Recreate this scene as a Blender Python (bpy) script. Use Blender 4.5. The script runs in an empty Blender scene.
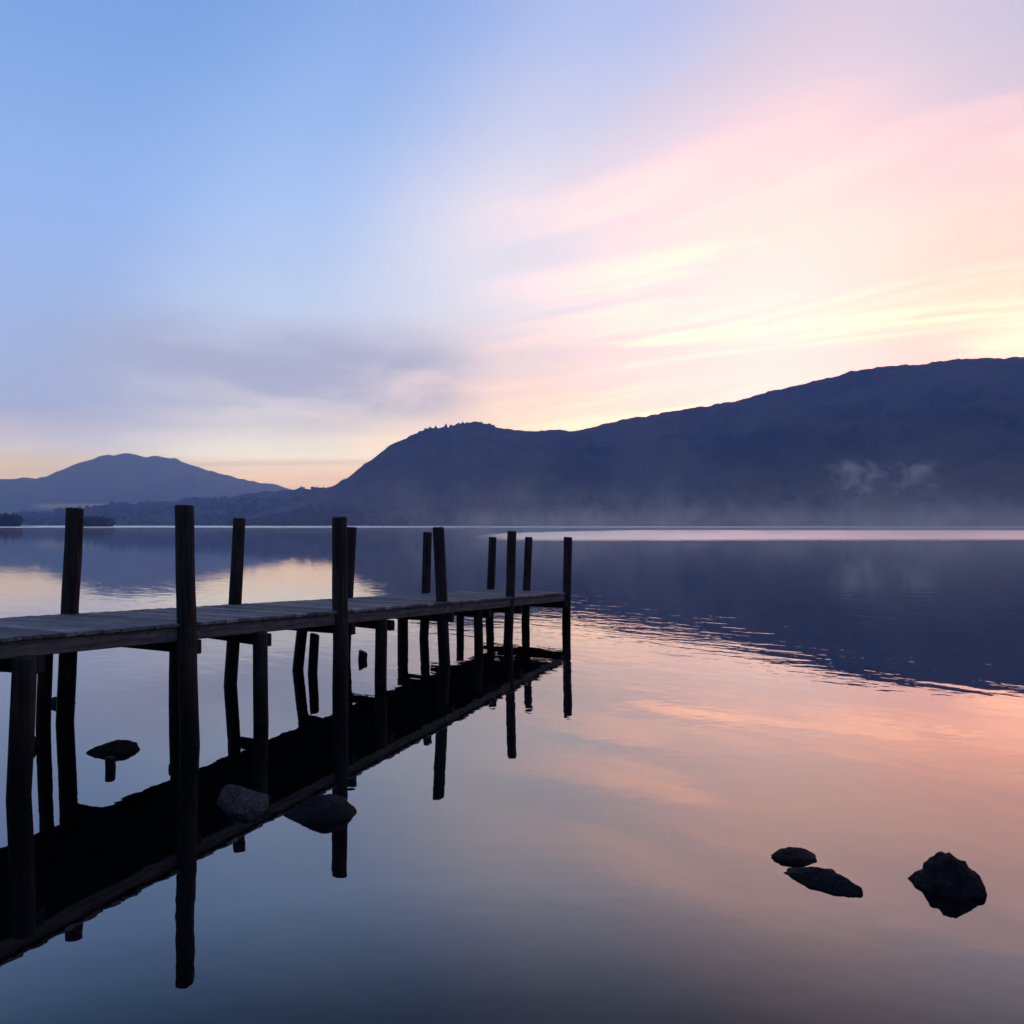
import bpy, bmesh, math, random
from mathutils import Vector, Matrix, noise

random.seed(7)
scene = bpy.context.scene
col = scene.collection
R = math.radians

# ------------------------------------------------------------------ camera
EYE = 1.55            # metres above the lake
FOC = 800.0           # focal length in pixels of a 1024 picture
HOR = 525.0           # image row of the horizon
cam_d = bpy.data.cameras.new('camera')
cam = bpy.data.objects.new('camera', cam_d)
col.objects.link(cam)
cam.location = (0, 0, EYE)
cam.rotation_euler = (R(90), 0, 0)
cam_d.sensor_width = 36.0
cam_d.lens = 36.0 * FOC / 1024.0
cam_d.shift_y = (HOR - 512.0) / 1024.0
cam_d.clip_start = 0.05
cam_d.clip_end = 60000
scene.camera = cam

scene.view_settings.view_transform = 'Standard'
scene.view_settings.look = 'None'
scene.view_settings.exposure = 0
scene.view_settings.gamma = 1
scene.cycles.use_denoising = True
scene.cycles.max_bounces = 6
scene.cycles.volume_bounces = 0
scene.cycles.caustics_reflective = False
scene.cycles.caustics_refractive = False


def lin(r, g, b, k=1.0):
    def f(c):
        c /= 255.0
        return c / 12.92 if c <= 0.04045 else ((c + 0.055) / 1.055) ** 2.4
    return (f(r) * k, f(g) * k, f(b) * k, 1.0)


def at_water(px, yc):
    """Point of the lake surface seen at column px, row yc."""
    k = yc - HOR
    return Vector(((px - 512.0) / k * EYE, FOC * EYE / k, 0.0))


def fbm(v, o=4, lac=2.0, gain=0.5):
    s, a = 0.0, 1.0
    p = Vector(v)
    for _ in range(o):
        s += a * noise.noise(p)
        p = p * lac + Vector((13.7, 5.1, 9.3))
        a *= gain
    return s


# ------------------------------------------------------------------ node helpers
class NT:
    def __init__(self, tree):
        self.t = tree
        self.n = tree.nodes
        self.l = tree.links

    def new(self, kind, **kw):
        nd = self.n.new(kind)
        for k, v in kw.items():
            setattr(nd, k, v)
        return nd

    def put(self, sock, val):
        if hasattr(val, 'is_output'):
            self.l.new(val, sock)
        else:
            sock.default_value = val

    def math(self, op, a, b=None, c=None, clamp=False):
        nd = self.new('ShaderNodeMath', operation=op, use_clamp=clamp)
        for i, v in enumerate((a, b, c)):
            if v is not None:
                self.put(nd.inputs[i], v)
        return nd.outputs[0]

    def smooth(self, v, lo, hi, a=0.0, b=1.0, kind='SMOOTHSTEP'):
        nd = self.new('ShaderNodeMapRange', interpolation_type=kind)
        self.put(nd.inputs[0], v)
        self.put(nd.inputs[1], lo); self.put(nd.inputs[2], hi)
        self.put(nd.inputs[3], a); self.put(nd.inputs[4], b)
        return nd.outputs[0]

    def mix(self, f, a, b, blend='MIX'):
        nd = self.new('ShaderNodeMix', data_type='RGBA', blend_type=blend)
        nd.clamp_factor = True
        self.put(nd.inputs[0], f)
        self.put(nd.inputs[6], a); self.put(nd.inputs[7], b)
        return nd.outputs[2]

    def noise(self, vec, scale, detail=4, rough=0.5, dist=0.0, dim='3D'):
        nd = self.new('ShaderNodeTexNoise', noise_dimensions=dim)
        self.put(nd.inputs['Vector'], vec)
        nd.inputs['Scale'].default_value = scale
        nd.inputs['Detail'].default_value = detail
        nd.inputs['Roughness'].default_value = rough
        nd.inputs['Distortion'].default_value = dist
        return nd.outputs[0]

    def mapping(self, vec, scale=(1, 1, 1), rot=(0, 0, 0), loc=(0, 0, 0), kind='POINT'):
        nd = self.new('ShaderNodeMapping', vector_type=kind)
        self.put(nd.inputs[0], vec)
        nd.inputs[1].default_value = loc
        nd.inputs[2].default_value = rot
        nd.inputs[3].default_value = scale
        return nd.outputs[0]

    def ramp(self, fac, stops, interp='LINEAR'):
        nd = self.new('ShaderNodeValToRGB')
        cr = nd.color_ramp
        cr.interpolation = interp
        while len(cr.elements) > 1:
            cr.elements.remove(cr.elements[-1])
        cr.elements[0].position = stops[0][0]
        cr.elements[0].color = stops[0][1]
        for p, c in stops[1:]:
            e = cr.elements.new(p)
            e.color = c
        self.put(nd.inputs[0], fac)
        return nd.outputs[0]


def new_mat(name):
    m = bpy.data.materials.new(name)
    m.use_nodes = True
    t = NT(m.node_tree)
    bsdf = t.n['Principled BSDF']
    out = t.n['Material Output']
    return m, t, bsdf, out


# ------------------------------------------------------------------ world: dawn sky
SUN_AZ, SUN_EL = 24.0, 2.0
world = bpy.data.worlds.new('World')
scene.world = world
world.use_nodes = True
w = NT(world.node_tree)
bg = w.n['Background']
gen = w.new('ShaderNodeTexCoord').outputs['Generated']
sep = w.new('ShaderNodeSeparateXYZ')
w.l.new(gen, sep.inputs[0])
dx, dy, dz = sep.outputs
zc = w.math('MAXIMUM', dz, 0.0)
hyp = w.math('SQRT', w.math('ADD', w.math('MULTIPLY', dx, dx), w.math('MULTIPLY', dy, dy)))
hyp = w.math('MAXIMUM', hyp, 0.0005)
tan_el = w.math('DIVIDE', zc, hyp)
az = w.math('MULTIPLY', w.math('ARCTAN2', dx, dy), 180 / math.pi)

# cloud layer: direction projected on a plane overhead, so streaks run to a vanishing point
den = w.math('ADD', zc, 0.10)
comb = w.new('ShaderNodeCombineXYZ')
w.l.new(w.math('DIVIDE', dx, den), comb.inputs[0])
w.l.new(w.math('DIVIDE', dy, den), comb.inputs[1])
plane = comb.outputs[0]
warp = w.noise(plane, 0.55, 3, 0.5)
tt = w.math('MULTIPLY_ADD', w.math('SUBTRACT', warp, 0.5), 0.07, tan_el)
tt = w.math('MULTIPLY', tt, w.smooth(tan_el, 0.0, 0.12, 0.85, 1.0))
fac = w.math('DIVIDE', w.math('MAXIMUM', tt, 0.0), 1.4)


def stops(lst):
    return [(t / 1.4, c) for t, c in lst]


def T(y, a):
    return (HOR - y) / FOC * math.cos(R(a))


c_left = w.ramp(fac, stops([
    (0.00, lin(240, 208, 180)), (T(474, -30), lin(226, 209, 200)), (T(450, -30), lin(206, 200, 204)),
    (T(410, -30), lin(164, 177, 208)), (T(310, -30), lin(158, 182, 226)), (T(190, -30), lin(150, 182, 236)),
    (T(30, -30), lin(128, 168, 228)), (0.85, lin(104, 146, 214)), (1.39, lin(100, 138, 210))]))
c_ml = w.ramp(fac, stops([
    (0.00, lin(255, 205, 160)), (T(480, -17), lin(246, 216, 198)), (T(455, -17), lin(240, 232, 218)),
    (T(425, -17), lin(218, 213, 214)), (T(370, -17), lin(188, 192, 214)), (T(310, -17), lin(190, 206, 235)),
    (T(210, -17), lin(171, 198, 242)), (T(120, -17), lin(155, 187, 238)), (T(30, -17), lin(146, 178, 235)),
    (0.9, lin(116, 150, 214)), (1.39, lin(102, 140, 210))]))
c_mid = w.ramp(fac, stops([
    (0.00, lin(255, 200, 150, 1.1)), (T(430, 0), lin(255, 226, 200, 1.1)), (T(400, 0), lin(252, 222, 210)),
    (T(350, 0), lin(232, 217, 220)), (T(300, 0), lin(224, 224, 237)), (T(210, 0), lin(234, 226, 238)),
    (T(120, 0), lin(206, 210, 238)), (T(30, 0), lin(182, 196, 240)), (0.95, lin(156, 166, 222)), (1.39, lin(106, 142, 210))]))
c_mr = w.ramp(fac, stops([
    (0.00, (1.8, 1.05, 0.75, 1)), (T(410, 17), (1.5, 0.95, 0.80, 1)), (T(370, 17), (1.25, 0.86, 0.82, 1)),
    (T(340, 17), (1.35, 0.88, 0.82, 1)), (T(295, 17), (1.4, 0.90, 0.84, 1)), (T(230, 17), (1.38, 0.875, 0.79, 1)),
    (T(150, 17), (1.05, 0.745, 0.765, 1)), (T(60, 17), lin(226, 210, 227)), (0.85, lin(175, 176, 216)), (1.39, lin(110, 142, 208))]))
c_right = w.ramp(fac, stops([
    (0.00, (1.7, 1.0, 0.7, 1)), (T(355, 31), (1.4, 0.74, 0.68, 1)), (T(300, 31), (1.6, 0.78, 0.64, 1)),
    (T(210, 31), (1.35, 0.77, 0.68, 1)), (T(120, 31), lin(226, 206, 220)), (T(30, 31), lin(204, 199, 222)),
    (0.85, lin(160, 166, 208)), (1.39, lin(110, 142, 206))]))
c_back = w.ramp(fac, stops([
    (0.0, lin(136, 156, 216)), (0.3, lin(126, 152, 226)), (0.8, lin(112, 146, 228)), (1.39, lin(104, 142, 226))]))

azw = w.math('MULTIPLY_ADD', w.math('SUBTRACT', w.noise(plane, 0.8, 3, 0.5), 0.5), 9.0, az)
# bands lean: the blue/pink frontier runs up to the right
azw = w.math('SUBTRACT', azw, w.math('MULTIPLY', w.smooth(tan_el, 0.25, 0.8), 9.0))
sky = w.mix(w.smooth(azw, -30, -17), c_left, c_ml)
sky = w.mix(w.smooth(azw, -17, 0), sky, c_mid)
sky = w.mix(w.smooth(azw, 0, 17), sky, c_mr)
sky = w.mix(w.smooth(azw, 17, 31), sky, c_right)
absaz = w.math('ABSOLUTE', az)
sky = w.mix(w.smooth(absaz, 45, 110), sky, c_back)

# thin high cirrus, warm where the coming sun lights it, only in the eastern half
st = w.mapping(plane, scale=(1.7, 0.42, 1.0), rot=(0, 0, R(-30)), kind='TEXTURE')
cir = w.noise(st, 1.0, 5, 0.52, 0.9)
cir = w.smooth(cir, 0.44, 0.74)
st2 = w.mapping(plane, scale=(1.5, 0.28, 1.0), rot=(0, 0, R(-52)), loc=(3.1, 1.2, 0), kind='TEXTURE')
cir2 = w.smooth(w.noise(st2, 1.0, 7, 0.62, 0.6), 0.47, 0.72)
east = w.math('MULTIPLY', w.smooth(az, -6, 15), w.smooth(absaz, 85, 50))
low = w.math('MULTIPLY', w.smooth(tan_el, 0.54, 0.27), w.smooth(tan_el, 0.03, 0.10))
glow = w.math('MULTIPLY', w.math('MULTIPLY', cir, east), low)
sky = w.mix(w.math('MULTIPLY', glow, 0.58), sky, (3.0, 1.40, 0.84, 1))
glow2 = w.math('MULTIPLY', w.math('MULTIPLY', cir2, east), w.smooth(tan_el, 0.75, 0.4))
sky = w.mix(w.math('MULTIPLY', glow2, 0.28), sky, lin(238, 202, 204))
# mauve grey cloud bank low on the left
st3 = w.mapping(plane, scale=(0.9, 0.7, 1.0), loc=(0.4, 0.7, 0))
bank = w.smooth(w.noise(st3, 1.3, 6, 0.6, 0.3), 0.30, 0.60)
bm = w.math('MULTIPLY', w.smooth(tan_el, 0.10, 0.165), w.smooth(tan_el, 0.27, 0.20))
bm = w.math('MULTIPLY', bm, w.math('MULTIPLY', w.smooth(az, -33, -24), w.smooth(az, 2, -8)))
sky = w.mix(w.math('MULTIPLY', w.math('MULTIPLY', bank, bm), 0.8), sky, lin(164, 172, 200))
# fine horizontal bars close to the horizon on the left
st4 = w.mapping(plane, scale=(0.10, 0.9, 1.0))
bars = w.smooth(w.noise(st4, 1.9, 4, 0.55, 0.2), 0.45, 0.62)
bmk = w.math('MULTIPLY', w.smooth(tan_el, 0.14, 0.09), w.smooth(az, 4, -6))
bmk = w.math('MULTIPLY', bmk, w.smooth(absaz, 80, 50))
sky = w.mix(w.math('MULTIPLY', w.math('MULTIPLY', bars, bmk), 0.4), sky, lin(198, 186, 196))

# the sky proper lies above the haze: its low part is brighter and bluer up there than it looks through the air
HAZE_D, HAZE_C, HAZE_I = 3.2e-4, (0.27, 0.43, 1.0), (0.20, 0.22, 0.28)
path = w.math('MINIMUM', w.math('DIVIDE', 696.0, w.math('MAXIMUM', tan_el, 0.01)), 8300.0)
path = w.math('MULTIPLY', path, w.smooth(absaz, 95, 60))
sc3 = w.new('ShaderNodeSeparateColor')
w.l.new(sky, sc3.inputs[0])
cc3 = w.new('ShaderNodeCombineColor')
for k in range(3):
    tr = w.math('POWER', math.e, w.math('MULTIPLY', path, -HAZE_D * HAZE_C[k]))
    v = w.math('SUBTRACT', sc3.outputs[k], w.math('MULTIPLY', w.math('SUBTRACT', 1.0, tr), HAZE_I[k]))
    w.l.new(w.math('DIVIDE', w.math('MAXIMUM', v, 0.0), tr), cc3.inputs[k])
sky = cc3.outputs[0]

nish = w.new('ShaderNodeTexSky', sky_type='NISHITA')
nish.sun_disc = False
nish.sun_elevation = R(SUN_EL)
nish.sun_rotation = R(SUN_AZ)
nish_s = w.new('ShaderNodeVectorMath', operation='SCALE')
w.l.new(nish.outputs[0], nish_s.inputs[0])
nish_s.inputs[3].default_value = 0.012
final = w.mix(1.0, sky, nish_s.outputs[0], 'ADD')
w.l.new(final, bg.inputs[0])
bg.inputs[1].default_value = 1.0

sun_d = bpy.data.lights.new('sun', 'SUN')
sun_d.energy = 0.25
sun_d.angle = R(6)
sun_d.color = (1.0, 0.78, 0.6)
sun = bpy.data.objects.new('sun', sun_d)
col.objects.link(sun)
sun.rotation_euler = (R(90 - SUN_EL), 0, R(180 - SUN_AZ))

# ------------------------------------------------------------------ object helpers


def link(name, me, mat=None, parent=None):
    o = bpy.data.objects.new(name, me)
    col.objects.link(o)
    if mat is not None:
        me.materials.append(mat)
    if parent is not None:
        o.parent = parent
    return o


def obj(name, bm, mat, parent=None, smooth=False, origin=None):
    if origin is not None:
        bmesh.ops.translate(bm, verts=bm.verts, vec=-Vector(origin))
    me = bpy.data.meshes.new(name)
    bm.normal_update()
    bm.to_mesh(me)
    bm.free()
    if smooth:
        for p in me.polygons:
            p.use_smooth = True
    o = link(name, me, mat, parent)
    if origin is not None:
        o.location = origin
    return o


def tag(o, label=None, cat=None, group=None, kind=None):
    if label: o['label'] = label
    if cat: o['category'] = cat
    if group: o['group'] = group
    if kind: o['kind'] = kind
    return o


def post_bm(base, top, rad, depth=1.2, seg=20, wob=0.006, seed=0.0, cut=0.0):
    """A round wooden pole from below the water up to its sawn top."""
    bm = bmesh.new()
    base, top = Vector(base), Vector(top)
    d = (top - base)
    down = base - d.normalized() * depth
    full = top - down
    n = 26
    rings = []
    up = full.normalized()
    ax = up.cross(Vector((0, 1, 0))).normalized()
    ay = up.cross(ax).normalized()
    hs = [i / n for i in range(n + 1)]
    L = full.length
    bev = 0.012 / L
    hs = hs[:-1] + [1 - bev, 1 - bev * 0.35, 1.0]
    for h in hs:
        c = down + full * h
        z = c.z
        c = c + ax * (fbm((seed, z * 0.9, 1.3), 2) * wob * 1.6) + ay * (fbm((seed, z * 0.9, 7.7), 2) * wob * 1.6)
        r = rad * (1.05 - 0.07 * h)
        if h >= 1.0:
            r *= 0.84
        elif h > 1 - bev * 0.9:
            r *= 0.95
        ring = []
        for k in range(seg):
            a = 2 * math.pi * k / seg
            rr = r * (1 + 0.05 * noise.noise(Vector((math.cos(a) * 1.4 + seed, math.sin(a) * 1.4, z * 1.3)))
                      + 0.022 * noise.noise(Vector((math.cos(a) * 6 + seed, math.sin(a) * 6, z * 2.0))))
            tilt = cut * math.cos(a) * rr if h > 1 - bev * 1.5 else 0
            ring.append(bm.verts.new(c + (ax * math.cos(a) + ay * math.sin(a)) * rr + up * tilt))
        rings.append(ring)
    for i in range(len(rings) - 1):
        for k in range(seg):
            f = bm.faces.new((rings[i][k], rings[i][(k + 1) % seg], rings[i + 1][(k + 1) % seg], rings[i + 1][k]))
            f.smooth = True
    bm.faces.new(rings[-1])
    bm.faces.new(list(reversed(rings[0])))
    bmesh.ops.recalc_face_normals(bm, faces=bm.faces)
    return bm


def beam(bm, a, b, half_w, z_half, up=Vector((0, 0, 1)), bevel=0.004, jitter=0.0):
    """Squared timber from a to b (its centre line)."""
    a, b = Vector(a), Vector(b)
    d = (b - a)
    L = d.length
    d.normalize()
    side = d.cross(up).normalized()
    u = side.cross(d).normalized()
    m = Matrix((d * L, side * half_w * 2, u * z_half * 2)).transposed().to_4x4()
    m.translation = (a + b) / 2
    r = bmesh.ops.create_cube(bm, size=1.0, matrix=m)
    vs = r['verts']
    if jitter:
        for v in vs:
            v.co += Vector((random.uniform(-1, 1), random.uniform(-1, 1), random.uniform(-1, 1))) * jitter
    es = list({e for v in vs for e in v.link_edges})
    if bevel:
        bmesh.ops.bevel(bm, geom=es, offset=bevel, segments=1, affect='EDGES', profile=0.5)
    return vs


# ------------------------------------------------------------------ materials
def wood_mat(name, dark, light, wet_line, grain_dir='Z', rough=0.75, attr=False):
    m, t, b, out = new_mat(name)
    tc = t.new('ShaderNodeTexCoord').outputs['Object']
    geo = t.new('ShaderNodeNewGeometry').outputs['Position']
    sc = {'Z': (38, 38, 2.2), 'Y': (40, 2.5, 40), 'X': (2.5, 40, 40)}[grain_dir]
    g = t.noise(t.mapping(geo if grain_dir == 'Z' else tc, scale=sc), 1.0, 6, 0.62, 0.4)
    blot = t.noise(geo, 5.5, 4, 0.6)
    f = t.math('MULTIPLY', t.smooth(g, 0.3, 0.72), t.smooth(blot, 0.25, 0.75, 0.35, 1.0))
    c = t.mix(f, dark, light)
    if attr:
        at = t.new('ShaderNodeAttribute', attribute_name='plank_tone').outputs['Fac']
        c = t.mix(1.0, c, t.ramp(at, [(0, (0.42, 0.42, 0.43, 1)), (0.7, (1.0, 0.97, 0.93, 1)), (1, (1.6, 1.5, 1.38, 1))]), 'MULTIPLY')
    # green-black algae and wet wood up to the splash line
    sp = t.new('ShaderNodeSeparateXYZ')
    t.l.new(geo, sp.inputs[0])
    zz = t.math('MULTIPLY_ADD', t.math('SUBTRACT', blot, 0.5), 0.16, sp.outputs[2])
    wet = t.smooth(zz, wet_line, wet_line + 0.45, 1.0, 0.0)
    c = t.mix(wet, c, (0.0022, 0.002, 0.0017, 1))
    t.put(b.inputs['Base Color'], c)
    t.put(b.inputs['Roughness'], t.math('SUBTRACT', rough, t.math('MULTIPLY', wet, 0.1)))
    b.inputs['Specular IOR Level'].default_value = 0.12
    bp = t.new('ShaderNodeBump')
    bp.inputs['Strength'].default_value = 0.7
    bp.inputs['Distance'].default_value = 0.004
    t.l.new(g, bp.inputs['Height'])
    t.l.new(bp.outputs[0], b.inputs['Normal'])
    return m


M_post = wood_mat('weathered post wood', (0.009, 0.0072, 0.006, 1), (0.050, 0.039, 0.031, 1), 0.14)
M_stump = wood_mat('waterlogged stump wood', (0.003, 0.0026, 0.002, 1), (0.008, 0.007, 0.006, 1), 0.25)
M_deck = wood_mat('grey deck boards', (0.06, 0.058, 0.060, 1), (0.25, 0.242, 0.24, 1), -1.0, 'X', 0.7, True)
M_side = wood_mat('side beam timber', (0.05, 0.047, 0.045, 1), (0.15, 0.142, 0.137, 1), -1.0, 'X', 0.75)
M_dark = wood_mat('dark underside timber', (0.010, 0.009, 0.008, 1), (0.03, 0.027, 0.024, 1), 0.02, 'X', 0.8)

m, t, b, out = new_mat('rusty bolt steel')
b.inputs['Base Color'].default_value = (0.035, 0.028, 0.024, 1)
b.inputs['Metallic'].default_value = 0.7
b.inputs['Roughness'].default_value = 0.5
M_bolt = m


def rock_mat(name, a, bcol, pale, pale_amt):
    m, t, b, out = new_mat(name)
    geo = t.new('ShaderNodeNewGeometry')
    tc = t.new('ShaderNodeTexCoord').outputs['Object']
    n1 = t.noise(tc, 14, 8, 0.65)
    n2 = t.noise(tc, 55, 6, 0.7)
    c = t.mix(t.smooth(n1, 0.35, 0.65), a, bcol)
    c = t.mix(t.math('MULTIPLY', t.smooth(n2, 0.5, 0.7), pale_amt), c, pale)
    sp = t.new('ShaderNodeSeparateXYZ')
    t.l.new(geo.outputs['Position'], sp.inputs[0])
    zz = t.math('MULTIPLY_ADD', t.math('SUBTRACT', n1, 0.5), 0.03, sp.outputs[2])
    wet = t.smooth(zz, 0.006, 0.03, 1, 0)
    c = t.mix(wet, c, (0.006, 0.006, 0.006, 1))
    t.put(b.inputs['Base Color'], c)
    t.put(b.inputs['Roughness'], t.math('SUBTRACT', 0.9, t.math('MULTIPLY', wet, 0.1)))
    b.inputs['Specular IOR Level'].default_value = 0.12
    bp = t.new('ShaderNodeBump')
    bp.inputs['Strength'].default_value = 0.8
    bp.inputs['Distance'].default_value = 0.006
    t.l.new(t.math('ADD', n1, t.math('MULTIPLY', n2, 0.5)), bp.inputs['Height'])
    t.l.new(bp.outputs[0], b.inputs['Normal'])
    return m


M_rock = rock_mat('dark wet slate', (0.004, 0.004, 0.005, 1), (0.010, 0.0095, 0.009, 1), (0.045, 0.042, 0.040, 1), 0.4)
M_rock_pale = rock_mat('pale lichened stone', (0.008, 0.007, 0.0065, 1), (0.036, 0.030, 0.028, 1), (0.14, 0.118, 0.11, 1), 0.6)

# ------------------------------------------------------------------ the jetty
# centre lines of the two rows of posts, measured bay by bay
FRONT0 = Vector((-1.49 * EYE, 0.00455 * FOC * EYE, 0))
STEP = Vector((2.027 / 4 * EYE, 0.00521 / 4 * FOC * EYE, 0))
ACROSS = Vector((-0.725 * EYE, 0.00045 * FOC * EYE, 0))
DIRN = STEP.normalized()
PERP = Vector((-DIRN.y, DIRN.x, 0))          # to the far side
WIDTH = ACROSS.dot(PERP)


def deck_z(s):
    return (0.555 - 0.0535 * s) * EYE


def line(s, off):
    """Point on plan: s bays along, off metres from the near post row to the far side."""
    p = FRONT0 + STEP * s + PERP * off
    return Vector((p.x, p.y, 0))


jetty = bpy.data.objects.new('jetty', None)
col.objects.link(jetty)
jetty.location = (0, 0, 0)
tag(jetty, 'weathered timber jetty on tall round posts reaching out over the calm lake', 'jetty')

S0, S1 = -3.0, 4.04
NEAR, FAR = -0.022, WIDTH + 0.025
deck = bmesh.new()
BAY = STEP.length
L_total = (S1 - S0) * BAY
pitch = 0.128
npl = int(L_total / pitch)
tone_vals = []
lay = deck.faces.layers.float.new('plank_tone')
for i in range(npl):
    s = S0 + (i + 0.5) * pitch / BAY
    z = deck_z(s) - 0.0125 + random.uniform(-0.0012, 0.0012)
    n_off = NEAR + random.uniform(-0.004, 0.003)
    a, bb = line(s, n_off), line(s, FAR + random.uniform(-0.006, 0.01))
    a.z = bb.z = z
    before = set(deck.faces)
    beam(deck, a, bb, 0.0615, 0.0125, bevel=0.003, jitter=0.001)
    tv = random.random()
    for f in deck.faces:
        if f not in before:
            f[lay] = tv
obj('deck', deck, M_deck, jetty)


def frame_obj(name, a, b, hw, hz, mat, parent=jetty, bevel=0.005):
    """beam whose local X runs along the timber, for the grain"""
    a, b = Vector(a), Vector(b)
    bm = bmesh.new()
    L = (b - a).length
    beam(bm, (-L / 2, 0, 0), (L / 2, 0, 0), hw, hz, bevel=bevel)
    me = bpy.data.meshes.new(name)
    bm.to_mesh(me)
    bm.free()
    o = link(name, me, mat, parent)
    d = (b - a).normalized()
    side = Vector((0, 0, 1)).cross(d).normalized()
    u = d.cross(side)
    mt = Matrix((d, side, u)).transposed().to_4x4()
    mt.translation = (a + b) / 2
    o.matrix_world = mt
    return o


H_F = 0.050                                   # half height of the side beams
for i in range(-3, 4):
    for off, mat in ((0.026, M_side), (WIDTH - 0.03, M_side)):
        a = line(i + 0.003, off); bb = line(i + 1 - 0.003, off)
        a.z = deck_z(i + 0.003) - 0.0265 - H_F
        bb.z = deck_z(i + 1 - 0.003) - 0.0265 - H_F
        sb = frame_obj('side_beam', a, bb, 0.022, H_F, mat)
        if off < 0.1:
            L = (bb - a).length
            for fx in ((-0.36, 0.1, 0.34, 0.43) if i % 2 else (-0.43, 0.02, 0.3)):
                for dz_ in (-0.024, 0.022):
                    bo = bmesh.new()
                    bmesh.ops.create_cone(bo, cap_ends=True, segments=6, radius1=0.0075, radius2=0.006, depth=0.008,
                                          matrix=Matrix.Translation((fx * L + random.uniform(-.01, .01), -0.0245, dz_)) @ Matrix.Rotation(R(90), 4, 'X'))
                    obj('bolt', bo, M_bolt, sb)
a = line(S0, WIDTH * 0.5); a.z = deck_z(S0) - 0.0265 - H_F
bb = line(S1 - 0.05, WIDTH * 0.5); bb.z = deck_z(S1 - 0.05) - 0.0265 - H_F
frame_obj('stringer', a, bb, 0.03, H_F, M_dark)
# end boards under the outer edge
a = line(4.0, 0.055); a.z = deck_z(4) - 0.0265 - H_F
bb = line(4.0, WIDTH - 0.06); bb.z = a.z
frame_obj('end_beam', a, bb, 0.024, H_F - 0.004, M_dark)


def bearer(s_near, s_far, drop=0.0, ext=0.06):
    """cross timber bolted to a pair of posts just under the side beams"""
    sh = 0.052 + 0.03
    a = line(s_near, -ext) + DIRN * sh
    bb = line(s_far, WIDTH + 0.09) + DIRN * sh
    zz = min(deck_z(s_near), deck_z(s_far)) - 0.0265 - 2 * H_F - 0.052 - drop
    a.z = zz; bb.z = zz + 0.0
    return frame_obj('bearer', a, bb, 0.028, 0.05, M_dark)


def post(top, base, yc, dia, zcap=None, cut=0.0, seed=None, mat=None, bolt_row=None):
    """top=(px,py) and base px measured in the photograph; yc the row where it meets the water"""
    k = yc - HOR
    pb = at_water(base, yc)
    y = pb.y
    pt = Vector(((top[0] - 512) / FOC * y, y, EYE - (top[1] - HOR) / FOC * y))
    if zcap is not None:
        f = (zcap - 0.0) / pt.z
        pt = pb + (pt - pb) * f
    sd = random.uniform(0, 50) if seed is None else seed
    bm = post_bm(pb, pt, dia / 2, seed=sd, cut=cut)
    o = obj('post', bm, mat or M_post, jetty, origin=pb)
    if bolt_row is not None:                  # coach bolt through the post into the side beam
        z = EYE - (bolt_row - HOR) / FOC * y
        ax = pb + (pt - pb) * (z / pt.z)
        n = Vector((0.55, -0.83, 0)).normalized()
        bo = bmesh.new()
        c = ax + n * (dia / 2 * 1.0) - pb
        rot = Vector((0, 0, 1)).rotation_difference(n).to_matrix().to_4x4()
        bmesh.ops.create_cone(bo, cap_ends=True, segments=10, radius1=0.017, radius2=0.017, depth=0.006, matrix=Matrix.Translation(c) @ rot)
        bmesh.ops.create_cone(bo, cap_ends=True, segments=6, radius1=0.010, radius2=0.009, depth=0.016, matrix=Matrix.Translation(c + n * 0.009) @ rot)
        obj('bolt', bo, M_bolt, o)
    return o


# tall posts, near side (run up past the deck)
post((183.8, 505), 190.5, 745, 0.131, cut=0.05, bolt_row=631)
post((339.8, 517), 340.0, 697, 0.138, cut=-0.04, bolt_row=618)
post((438.6, 527), 444.5, 663, 0.131, cut=0.03, bolt_row=607)
post((512.2, 531), 508.4, 644, 0.120)
post((567.6, 537), 566.0, 627.5, 0.128, cut=0.04)
# tall posts, far side
post((75.2, 508), 65.0, 723.5, 0.128, cut=0.04)
post((239.6, 518), 230.4, 685, 0.120, cut=-0.03)
post((351.4, 527), 345.0, 657.5, 0.122)
post((428.0, 532), 424.0, 638.5, 0.122, cut=0.03)
post((493.0, 537), 489.6, 622.5, 0.125, cut=0.03)
post((528.8, 537), 525.6, 624.5, 0.122)
# two tall near-side posts and their partners closer to the shore
for s in (-1.0, -2.0):
    for off in (0.0, WIDTH):
        p = line(s, off)
        bm = post_bm(p, p + Vector((0.03, 0.02, 1.70 + 0.05 * s)), 0.064, seed=s * 7 + off)
        obj('post', bm, M_post, jetty, origin=p)


def under(s):
    return deck_z(s) - 0.0265 - 2 * H_F + 0.012


# short posts that end under the deck, near side
post((24.4, 655), 19.0, 797, 0.126, zcap=under(-0.64))
post((259.5, 638), 260.6, 722, 0.114, zcap=under(0.4))
post((381.0, 620), 380.3, 683, 0.117, zcap=under(1.36))
post((478.0, 612), 479.0, 652, 0.112, zcap=under(2.52))
# short posts, far side
post((46.0, 655), 43.2, 727, 0.104, zcap=under(-0.9))
post((177.0, 655), 175.8, 700, 0.124, zcap=under(0.5))
post((302.0, 633), 298.0, 670, 0.116, zcap=under(1.5))
post((403.0, 622), 403.0, 644, 0.140, zcap=under(2.6))
post((460.0, 616), 460.0, 630, 0.112, zcap=under(3.5))

for a_, b_ in ((-2, -2), (-1, -1), (0, 0), (1, 1), (2, 2), (3, 3), (-0.64, -0.8), (0.40, 0.54), (1.36, 1.5), (2.52, 2.62)):
    bearer(a_, b_, ext=0.05 if a_ == int(a_) else 0.035)
bearer(3.86, 3.86)

# ------------------------------------------------------------------ old stumps standing free in the water


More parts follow.
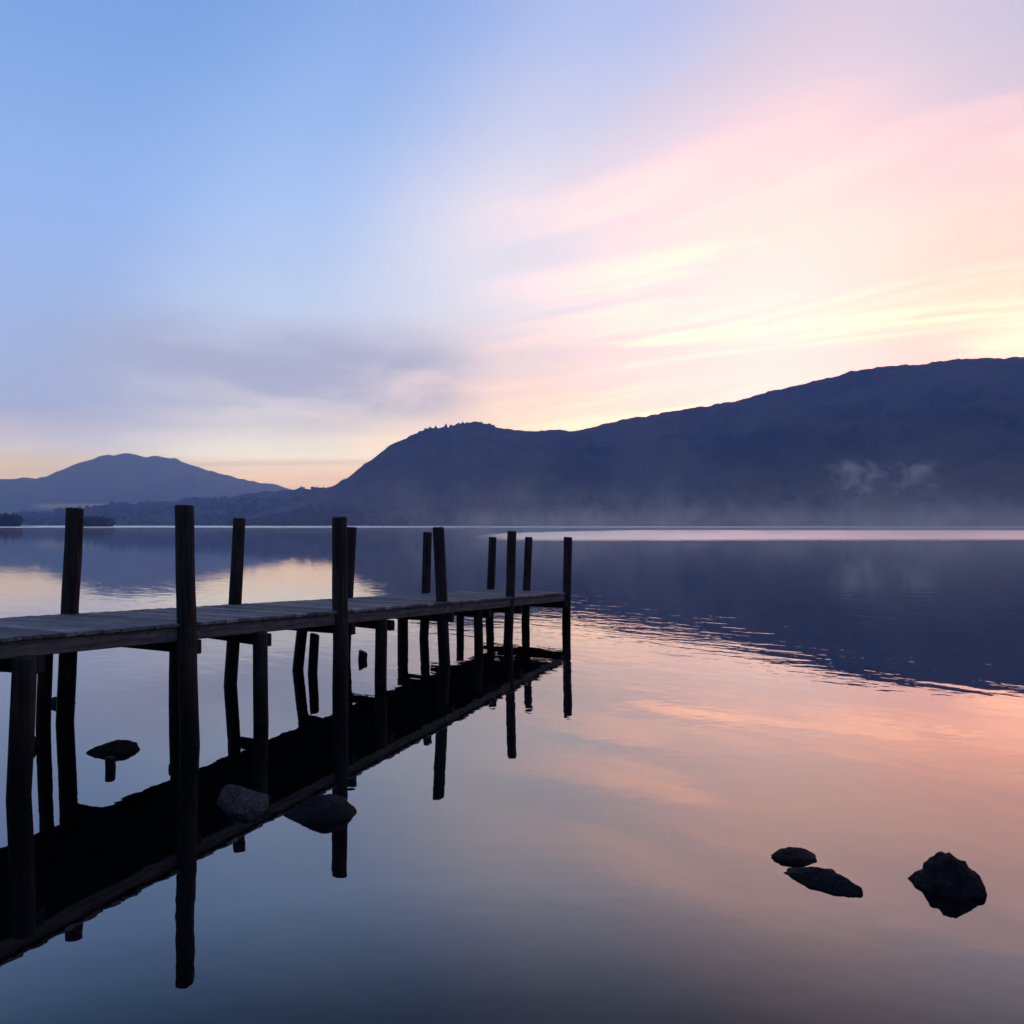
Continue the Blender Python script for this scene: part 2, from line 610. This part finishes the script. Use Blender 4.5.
def stump(px, yc, py_top, w_px, label, lean=0.0, top_cut=0.2):
    pb = at_water(px, yc)
    k = yc - HOR
    dia = w_px / k * EYE
    ht = (yc - py_top) / k * EYE
    bm = post_bm(pb, pb + Vector((lean * ht, 0, ht)), dia / 2, depth=0.5, seed=px * 0.37, cut=top_cut, wob=0.002)
    o = obj('post_stump', bm, M_stump, None, origin=pb)
    tag(o, label, 'stump')
    return o


stump(362.5, 660, 651.5, 9.0, 'short broken post stump standing free in open water behind the jetty', 0.1, 0.35)
stump(110.5, 769, 757, 10.0, 'small sawn-off post stump just in front of the flat dark rock', -0.05, 0.1)
stump(312.6, 673.5, 634, 9.6, 'thin cut post standing by itself under the jetty, short of the deck', 0.05, 0.25)

# ------------------------------------------------------------------ rocks


def rock(px, yc, size, rot, label, mat, seed, flat=0.55, sink=0.35, tilt=(0, 0), facets=9, lump=0.16, fine=0.075):
    pb = at_water(px, yc)
    bm = bmesh.new()
    bmesh.ops.create_icosphere(bm, subdivisions=5, radius=1.0)
    rnd = random.Random(seed)
    planes = []
    for _ in range(facets):
        v = Vector((rnd.uniform(-1, 1), rnd.uniform(-1, 1), rnd.uniform(-0.3, 1))).normalized()
        planes.append((v, rnd.uniform(0.62, 0.92)))
    for v in bm.verts:
        p = v.co.copy()
        for n, d in planes:
            e = p.dot(n) - d
            if e > 0:
                p -= n * e * 0.85
        q = p + Vector((seed * 3.1, seed * 1.7, 0))
        p *= 1 + lump * fbm(q * 1.3, 3) + fine * fbm(q * 4.5, 5)
        v.co = p
    M = Matrix.Rotation(rot, 4, 'Z') @ Matrix.Rotation(tilt[0], 4, 'X') @ Matrix.Rotation(tilt[1], 4, 'Y') @ Matrix.Diagonal((size[0] / 2, size[1] / 2, size[2], 1))
    bmesh.ops.transform(bm, matrix=M, verts=bm.verts)
    bmesh.ops.translate(bm, verts=bm.verts, vec=(0, 0, -size[2] * sink))
    o = obj('rock', bm, mat, None, smooth=True)
    o.location = pb
    tag(o, label, 'rock', 'rocks breaking the lake surface')
    return o


rock(113, 751, (0.36, 0.28, 0.075), 0.15, 'low flat-topped dark rock in open water behind the nearest jetty post', M_rock, 31, sink=0.12, facets=5, lump=0.09)
rock(64, 703.5, (0.27, 0.22, 0.11), 0.3, 'small rock half hidden behind a leaning far-side jetty post', M_rock, 5, sink=0.4)
rock(29, 747, (0.17, 0.17, 0.16), 0.0, 'dark rock peeping out from behind the short post at the left edge', M_rock, 8, sink=0.4)
rock(241.5, 803, (0.76, 0.27, 0.12), -0.95, 'pale speckled stone slab lying in the dark reflection of the jetty', M_rock_pale, 12, sink=0.22, tilt=(0.22, 0.05), facets=14, lump=0.10, fine=0.06)
rock(320, 814, (0.40, 0.30, 0.12), 0.05, 'rounded dark almond-shaped rock just beside the pale speckled slab', M_rock, 14, sink=0.2, facets=5, lump=0.05, fine=0.03)
rock(797, 858, (0.225, 0.15, 0.040), 0.0, 'smaller of two touching dark rocks, lying just behind the jagged one', M_rock, 52, sink=0.08, facets=3, lump=0.09)
rock(819, 880.5, (0.385, 0.19, 0.072), -0.72, 'jagged long dark rock slanting in front of a smaller one', M_rock, 21, sink=0.25, facets=14)
rock(949, 884, (0.305, 0.27, 0.165), -0.3, 'tallest black rock, standing alone near the lower right corner', M_rock, 43, sink=0.33, facets=0, lump=0.20)

# ------------------------------------------------------------------ lake
m, t, b, out = new_mat('lake water')
geo = t.new('ShaderNodeNewGeometry').outputs['Position']
sp = t.new('ShaderNodeSeparateXYZ')
t.l.new(geo, sp.inputs[0])
X, Y = sp.outputs[0], sp.outputs[1]
bed = t.noise(geo, 17, 6, 0.7)
t.put(b.inputs['Base Color'], t.mix(t.smooth(bed, 0.45, 0.75), (0.0016, 0.0016, 0.0020, 1), (0.0055, 0.0055, 0.0065, 1)))
# gentle swell lines and small wavelets
w1 = t.noise(t.mapping(geo, scale=(0.80, 0.30, 1), rot=(0, 0, R(-42)), kind='TEXTURE'), 1.0, 3, 0.45, 0.4)
w2 = t.noise(t.mapping(geo, scale=(3.2, 5.0, 1), rot=(0, 0, R(-6))), 1.0, 2, 0.5)
calm = t.noise(t.mapping(geo, scale=(0.10, 0.22, 1)), 1.0, 2, 0.5)
swell_zone = t.math('MULTIPLY', t.smooth(Y, 5.5, 10.5), t.smooth(Y, 40, 15, 0.25, 1.0))
swell_amp = t.math('MULTIPLY_ADD', t.math('MULTIPLY', swell_zone, t.smooth(calm, 0.3, 0.65, 0.35, 1.0)), 0.0050, 0.0005)
h = t.math('MULTIPLY', w1, swell_amp)
h = t.math('ADD', h, t.math('MULTIPLY', w2, t.math('MULTIPLY_ADD', swell_zone, 0.0007, 0.00060)))
# breeze-ruffled patches far out
edge = t.math('MULTIPLY', t.math('SUBTRACT', t.noise(t.mapping(geo, scale=(0.02, 0.08, 1)), 1.0, 3, 0.5), 0.5), 16.0)
yy = t.math('ADD', Y, edge)
fine = t.noise(t.mapping(geo, scale=(0.35, 0.5, 1)), 1.0, 3, 0.6)
yy2 = t.math('MULTIPLY_ADD', t.math('SUBTRACT', fine, 0.5), 20.0, yy)
near_edge = t.smooth(yy2, 62.0, 104.0)
far_lim = t.math('MULTIPLY_ADD', X, 2.4, 150.0)
far_edge = t.smooth(t.math('SUBTRACT', yy, far_lim), 30.0, -10.0)
patchB = t.math('MULTIPLY', near_edge, far_edge)
patchB = t.math('MULTIPLY', patchB, t.smooth(Y, 290, 215))
patchB = t.math('MULTIPLY', patchB, t.smooth(X, -11.0, 6.0))
gust = t.noise(t.mapping(geo, scale=(0.012, 0.055, 1)), 1.0, 4, 0.6, 0.5)
patchB = t.math('MULTIPLY', patchB, t.smooth(gust, 0.22, 0.42, 0.45, 1.0))
patchA = t.smooth(Y, 420, 560)
ruff = t.math('MAXIMUM', patchB, patchA)
w3 = t.noise(t.mapping(geo, scale=(1.6, 3.2, 1)), 1.0, 3, 0.6)
h = t.math('ADD', h, t.math('MULTIPLY', w3, t.math('MULTIPLY', ruff, 0.05)))
bp = t.new('ShaderNodeBump')
bp.inputs['Strength'].default_value = 1.0
bp.inputs['Distance'].default_value = 1.0
t.l.new(h, bp.inputs['Height'])
b.inputs['Specular IOR Level'].default_value = 0.0
b.inputs['Roughness'].default_value = 1.0
fr = t.new('ShaderNodeFresnel')
fr.inputs['IOR'].default_value = 1.333
t.l.new(bp.outputs[0], fr.inputs['Normal'])
gl = t.new('ShaderNodeBsdfGlossy')
gl.inputs['Color'].default_value = (1, 1, 1, 1)
t.l.new(bp.outputs[0], gl.inputs['Normal'])
t.put(gl.inputs['Roughness'], t.math('MULTIPLY', ruff, 0.34))
g_ = lambda v: (v, v, v, 1)
refl = t.ramp(fr.outputs[0], [(0.0, g_(0.02)), (0.02, g_(0.025)), (0.055, g_(0.07)), (0.075, g_(0.18)), (0.093, g_(0.26)), (0.25, g_(0.43)), (0.41, g_(0.60)), (0.8, g_(0.92)), (1.0, g_(1.0))])
mx = t.new('ShaderNodeMixShader')
t.l.new(refl, mx.inputs[0])
t.l.new(b.outputs[0], mx.inputs[1])
t.l.new(gl.outputs[0], mx.inputs[2])
t.l.new(mx.outputs[0], out.inputs['Surface'])
M_water = m
bm = bmesh.new()
for x_, y_ in ((-8800, -1800), (8800, -1800), (8800, 8200), (-8800, 8200)):
    bm.verts.new((x_, y_, 0))
bm.verts.ensure_lookup_table()
bm.faces.new(bm.verts)
lake = obj('lake', bm, M_water)
tag(lake, 'still lake mirroring the pink and blue dawn sky', None, None, 'structure')

# ------------------------------------------------------------------ hills


def interp(tab, x):
    if x <= tab[0][0]:
        return tab[0][1]
    for (x0, y0), (x1, y1) in zip(tab, tab[1:]):
        if x <= x1:
            f = (x - x0) / (x1 - x0)
            return y0 + (y1 - y0) * f
    return tab[-1][1]


def hill_mat(name, a, bcol, ccol, sc):
    m, t, b, out = new_mat(name)
    geo = t.new('ShaderNodeNewGeometry').outputs['Position']
    n1 = t.noise(geo, sc, 6, 0.6)
    n2 = t.noise(geo, sc * 5, 5, 0.65)
    c = t.mix(t.smooth(n1, 0.38, 0.62), a, bcol)
    c = t.mix(t.math('MULTIPLY', t.smooth(n2, 0.52, 0.68), 0.6), c, ccol)
    t.put(b.inputs['Base Color'], c)
    b.inputs['Roughness'].default_value = 0.95
    b.inputs['Specular IOR Level'].default_value = 0.05
    bp = t.new('ShaderNodeBump')
    bp.inputs['Strength'].default_value = 1.0
    bp.inputs['Distance'].default_value = 6.0
    t.l.new(n2, bp.inputs['Height'])
    t.l.new(bp.outputs[0], b.inputs['Normal'])
    return m


M_fell = hill_mat('fell heather and bracken', (0.018, 0.015, 0.009, 1), (0.066, 0.048, 0.026, 1), (0.10, 0.085, 0.065, 1), 0.006)
M_wooded = hill_mat('wooded slope', (0.016, 0.022, 0.012, 1), (0.035, 0.042, 0.022, 1), (0.05, 0.05, 0.03, 1), 0.01)
M_far = hill_mat('distant mountain grass', (0.035, 0.038, 0.022, 1), (0.07, 0.062, 0.036, 1), (0.09, 0.085, 0.07, 1), 0.002)


def hill(name, prof, shore, ridge, back, mat, label, x0, x1, nx, rough, shape=1.0, seed=0.0, rtn=6.0):
    """Fell built from its skyline profile: shore line, slope with gullies, ridge, and the far flank."""
    bm = bmesh.new()
    nf, nb = 40, 10
    grid = []
    for i in range(nx + 1):
        px = x0 + (x1 - x0) * i / nx
        u = (px - 512) / FOC
        ys, yr, yb = interp(shore, px), interp(ridge, px), interp(back, px)
        ys *= 1 + 0.03 * fbm((px * 0.012, seed, 2.2), 4)
        zr = EYE + (HOR - interp(prof, px)) / FOC * yr
        zr += rtn * yr / 2000 * (fbm((px * 0.09, seed, 0.5), 5, 2.1, 0.62))
        if name == 'fell' and 395 < px < 510:      # broken crags and a few trees on the knob
            zr += 13 * (abs(fbm((px * 0.21, 3.0, seed), 2)) + 0.7 * abs(fbm((px * 0.55, 8.0, seed), 2))) * min(1, (px - 395) / 30, (510 - px) / 20)
        c = []
        for j in range(nf + nb + 1):
            if j <= nf:
                f = j / nf
                y = ys + (yr - ys) * f
                z = zr * (f ** shape)
                x = u * y
                env = 4 * f * (1 - f)
                g = fbm((x * 0.004 + seed, y * 0.004, seed), 5) * 0.6 - abs(fbm((x * 0.0055, y * 0.0018, seed + 4), 4)) * 0.9
                z += rough * env * g * min(1.0, zr / 120)
                z -= 1.5 * (1 - f)
                # keep under the skyline
                lim = EYE + (zr - EYE) * y / yr
                if f < 1:
                    z = min(z, lim - 0.4)
            else:
                f = (j - nf) / nb
                y = yr + (yb - yr) * f
                x = u * y
                z = zr * (1 - f) ** 0.9 - 2 * f
                z += rough * 0.4 * 4 * f * (1 - f) * fbm((x * 0.004, y * 0.004, seed), 4)
            c.append(bm.verts.new((x, y, z)))
        grid.append(c)
    for i in range(nx):
        for j in range(nf + nb):
            bm.faces.new((grid[i][j], grid[i + 1][j], grid[i + 1][j + 1], grid[i][j + 1]))
    o = obj(name, bm, mat, None, smooth=True)
    tag(o, label, None, None, 'structure')
    return grid and o


def surf_points(o):
    return [v.co.copy() for v in o.data.vertices]


fell_prof = [(230, 522), (280, 508), (310, 497), (330, 487), (345, 478), (370, 461), (388, 447), (398, 441), (420, 433), (438, 429),
             (455, 427), (465, 424), (480, 423), (492, 427), (503, 429), (530, 430), (550, 431), (575, 430), (592, 428), (620, 420),
             (660, 414), (700, 407), (740, 400), (785, 388), (815, 381), (838, 376), (850, 371), (880, 367), (920, 364),
             (960, 359), (1007, 358), (1100, 350), (1250, 346), (1450, 372), (1800, 440), (2100, 522)]
fell = hill('fell', fell_prof, [(230, 1500), (400, 1250), (700, 1000), (1000, 820), (2100, 700)],
            [(230, 2100), (400, 2000), (700, 1800), (1000, 1550), (2100, 1200)],
            [(230, 2900), (1000, 2700), (2100, 2000)], M_fell,
            'long dark fell with a craggy knob rising behind the lake', 230, 2100, 900, 60, 0.95, 3.0, 4.0)
spur_prof = [(-900, 505), (-500, 512), (-150, 510), (0, 514), (50, 512), (80, 508), (110, 504), (160, 502), (200, 498), (245, 494),
             (285, 490), (320, 488), (360, 490), (420, 500), (520, 515), (600, 523)]
spur = hill('wooded_spur', spur_prof, [(-900, 1700), (0, 1900), (600, 1550)], [(-900, 2600), (0, 2900), (600, 2300)],
            [(-900, 3200), (0, 3500), (600, 2900)], M_wooded,
            'low wooded ridge running down to the far shore', -900, 600, 300, 20, 0.9, 9.0, 5.0)
mount_prof = [(-1100, 500), (-700, 478), (-300, 470), (-100, 484), (16, 478.5), (45, 477), (58, 471), (75, 464), (90, 459), (108, 455.5),
              (130, 453.8), (138, 455), (143, 456.5), (152, 454.6), (158, 456.5), (174, 457.5), (186, 463), (205, 470), (230, 476.5), (258, 482),
              (285, 487.5), (310, 494), (350, 502), (450, 510), (700, 520)]
mount = hill('mountain', mount_prof, [(-1100, 4300), (700, 4300)], [(-1100, 6300), (700, 6300)], [(-1100, 7600), (700, 7600)],
             M_far, 'broad blue mountain with a notched summit far beyond the lake', -1100, 700, 900, 130, 1.25, 15.0, 4.2)

# ------------------------------------------------------------------ far-off woods


def wood_obj(name, places, label, mat, seed=1):
    rnd = random.Random(seed)
    base = []
    for k in range(6):
        bm = bmesh.new()
        bmesh.ops.create_icosphere(bm, subdivisions=2, radius=1.0)
        for v in bm.verts:
            p = v.co
            v.co = p * (1 + 0.55 * fbm(p * 1.8 + Vector((k * 5, 0, 0)), 3))
        vs = [v.co.copy() for v in bm.verts]
        fs = [[v.index for v in f.verts] for f in bm.faces]
        bm.free()
        base.append((vs, fs))
    V, F = [], []
    for p, ht in places:
        vs, fs = rnd.choice(base)
        o = len(V)
        wd = ht * rnd.uniform(0.30, 0.5)
        ang = rnd.uniform(0, 6.28)
        ca, sa = math.cos(ang), math.sin(ang)
        for v in vs:
            x, y = v.x * ca - v.y * sa, v.x * sa + v.y * ca
            V.append((p.x + x * wd, p.y + y * wd, p.z + ht * 0.48 + v.z * ht * 0.52))
        F += [[i + o for i in f] for f in fs]
    me = bpy.data.meshes.new(name)
    me.from_pydata(V, [], F)
    for pl in me.polygons:
        pl.use_smooth = True
    o = link(name, me, mat)
    tag(o, label, None, None, 'stuff')
    return o


m, t, b, out = new_mat('far foliage')
geo = t.new('ShaderNodeNewGeometry').outputs['Position']
t.put(b.inputs['Base Color'], t.mix(t.smooth(t.noise(geo, 0.12, 4, 0.6), 0.35, 0.65), (0.018, 0.022, 0.012, 1), (0.035, 0.040, 0.018, 1)))
b.inputs['Roughness'].default_value = 1.0
b.inputs['Specular IOR Level'].default_value = 0.0
M_fol = m

rnd = random.Random(4)
pts = [p for p in surf_points(spur) if p.z > 1 and -700 * p.y / 800 < p.x]
places = []
for p in rnd.sample(pts, 2200) if len(pts) > 2200 else pts:
    if fbm(p * 0.004, 3) > -0.12:
        for _ in range(2):
            places.append((p + Vector((rnd.uniform(-14, 14), rnd.uniform(-14, 14), -1.5)), rnd.uniform(6, 12)))
wood_obj('hillside_wood', places, 'dark woodland covering the low ridge across the lake', M_fol, 2)
pts = [p for p in surf_points(fell) if 0.5 < p.z < 40 and p.y < 1700]
places = []
for p in pts:
    if rnd.random() < 0.9 * (1 - p.z / 45) and fbm(p * 0.006, 3) > -0.15:
        places.append((p + Vector((rnd.uniform(-6, 6), rnd.uniform(-6, 6), -1.5)), rnd.uniform(6, 12)))
wood_obj('lakeside_wood', places, 'strip of dark woodland along the foot of the fell', M_fol, 3)


def headland(px0, px1, yd, hgt, label, seed):
    rnd = random.Random(seed)
    x0, x1 = (px0 - 512) / FOC * yd, (px1 - 512) / FOC * yd
    cx, L = (x0 + x1) / 2, (x1 - x0)
    bm = bmesh.new()
    n, mrow = 60, 10
    g = []
    for i in range(n + 1):
        f = i / n
        r = []
        for j in range(mrow + 1):
            q = j / mrow
            x = x0 + L * f
            y = yd + (q - 0.5) * 90 * math.sin(math.pi * min(1, max(0.02, f))) ** 0.5
            e = math.sin(math.pi * f) ** 0.6 * math.sin(math.pi * q)
            r.append(bm.verts.new((x, y, -1 + 3.2 * e + 0.8 * fbm((x * 0.05, y * 0.05, seed), 3))))
        g.append(r)
    for i in range(n):
        for j in range(mrow):
            bm.faces.new((g[i][j], g[i + 1][j], g[i + 1][j + 1], g[i][j + 1]))
    pts = [v.co.copy() for v in bm.verts if v.co.z > 0.5]
    o = obj('headland', bm, M_wooded, None, smooth=True)
    tag(o, label, None, None, 'structure')
    pl = []
    for p in pts:
        f = (p.x - x0) / L
        pl.append((p + Vector((rnd.uniform(-2, 2), rnd.uniform(-3, 3), -0.6)), hgt * rnd.uniform(0.5, 1.0) * (0.4 + 0.6 * math.sin(math.pi * min(0.95, max(0.05, f))) ** 0.5)))
    return pl


pl = headland(-260, 47, 800, 17, 'low wooded headland at the left end of the far shore', 31)
wood_obj('headland_wood', pl, 'dark trees crowding the low headland on the left', M_fol, 5)
pl = headland(74, 108, 780, 9, 'small wooded islet behind the leftmost tall post', 33)
wood_obj('islet_wood', pl, 'dark bushes covering the small islet by the far shore', M_fol, 6)

# ------------------------------------------------------------------ drifting mist


def mist(name, centre, size, label, dens, sc, lo, hi, seed, box=False, edge=0.6, edge_x=0.55, dist=1.3, tint=(0.97, 0.95, 1.0, 1)):
    m, t, b, out = new_mat(name + ' vapour')
    t.n.remove(b)
    pv = t.new('ShaderNodeVolumePrincipled')
    pv.inputs['Color'].default_value = tint
    pv.inputs['Absorption Color'].default_value = (1, 1, 1, 1)
    oc = t.new('ShaderNodeTexCoord').outputs['Object']
    sep = t.new('ShaderNodeSeparateXYZ')
    t.l.new(oc, sep.inputs[0])
    n = t.noise(t.mapping(oc, scale=sc, loc=(seed, seed * 1.7, 0)), 1.0, 5, 0.62, dist)
    d = t.smooth(n, lo, hi)
    hx, hy, hz_ = size[0] / 2, size[1] / 2, size[2] / 2
    # thins out towards every side of the bank
    fx = t.smooth(t.math('ABSOLUTE', sep.outputs[0]), hx, hx * edge_x)
    fy = t.smooth(t.math('ABSOLUTE', sep.outputs[1]), hy, hy * edge)
    d = t.math('MULTIPLY', d, t.math('MULTIPLY', fx, fy))
    if box:
        d = t.math('MULTIPLY', d, t.smooth(sep.outputs[2], hz_, -hz_ * 0.3))
    else:
        d = t.math('MULTIPLY', d, t.smooth(t.math('ABSOLUTE', sep.outputs[2]), hz_, hz_ * 0.2))
    t.put(pv.inputs['Density'], t.math('MULTIPLY', d, dens))
    t.l.new(pv.outputs[0], out.inputs['Volume'])
    bm = bmesh.new()
    bmesh.ops.create_cube(bm, size=1.0, matrix=Matrix.Diagonal((size[0], size[1], size[2], 1)))
    o = obj(name, bm, m)
    o.location = centre
    tag(o, label, None, None, 'stuff')
    return o


mist('mist_wisp', (354, 770, 47), (112, 50, 40), 'pale wisp of mist hanging in front of the fell on the right', 0.17, (0.040, 0.03, 0.055), 0.50, 0.74, 3.7, dist=0.6, tint=(1.0, 0.93, 0.93, 1))
mist('shore_mist', (270, 760, 19), (640, 90, 40), 'thin mist rising along the foot of the fell on the right', 0.016, (0.034, 0.02, 0.03), 0.45, 0.78, 5.1, box=True)
mist('lake_steam', (80, 178, 3.6), (200, 314, 7.1), 'thin steam smoking off the calm water on the right', 0.012, (0.14, 0.035, 0.09), 0.40, 0.75, 9.4, box=True, edge=0.94, edge_x=0.9, tint=(1.0, 0.90, 0.88, 1))
mist('basin_mist', (150, 800, 40), (1700, 260, 82), 'faint blue morning mist pooled along the foot of the fell', 0.0006, (0.006, 0.006, 0.022), 0.2, 0.8, 6.6, box=True, tint=(0.55, 0.72, 1.0, 1))
mist('valley_mist', (-1900, 3600, 82), (420, 400, 34), 'white streak of mist lying in the valley below the far mountain', 0.02, (0.008, 0.006, 0.03), 0.3, 0.7, 8.1)
mist('lake_mist', (90, 480, 0.66), (760, 900, 1.2), 'low skin of mist lying on the far water', 0.0035, (0.02, 0.006, 0.3), 0.35, 0.75, 3.3, box=True)

# ------------------------------------------------------------------ haze: the air itself
m, t, b, out = new_mat('air')
t.n.remove(b)
pv = t.new('ShaderNodeVolumePrincipled')
pv.inputs['Color'].default_value = (*HAZE_C, 1)
pv.inputs['Density'].default_value = HAZE_D
pv.inputs['Absorption Color'].default_value = (1, 1, 1, 1)
pv.inputs['Anisotropy'].default_value = 0.0
t.l.new(pv.outputs[0], out.inputs['Volume'])
bm = bmesh.new()
bmesh.ops.create_cube(bm, size=1.0, matrix=Matrix.Translation((0, 3250, 347)) @ Matrix.Diagonal((18000, 10500, 700, 1)))
hz = obj('haze', bm, m)
tag(hz, 'blue morning haze in the air over the lake', None, None, 'stuff')
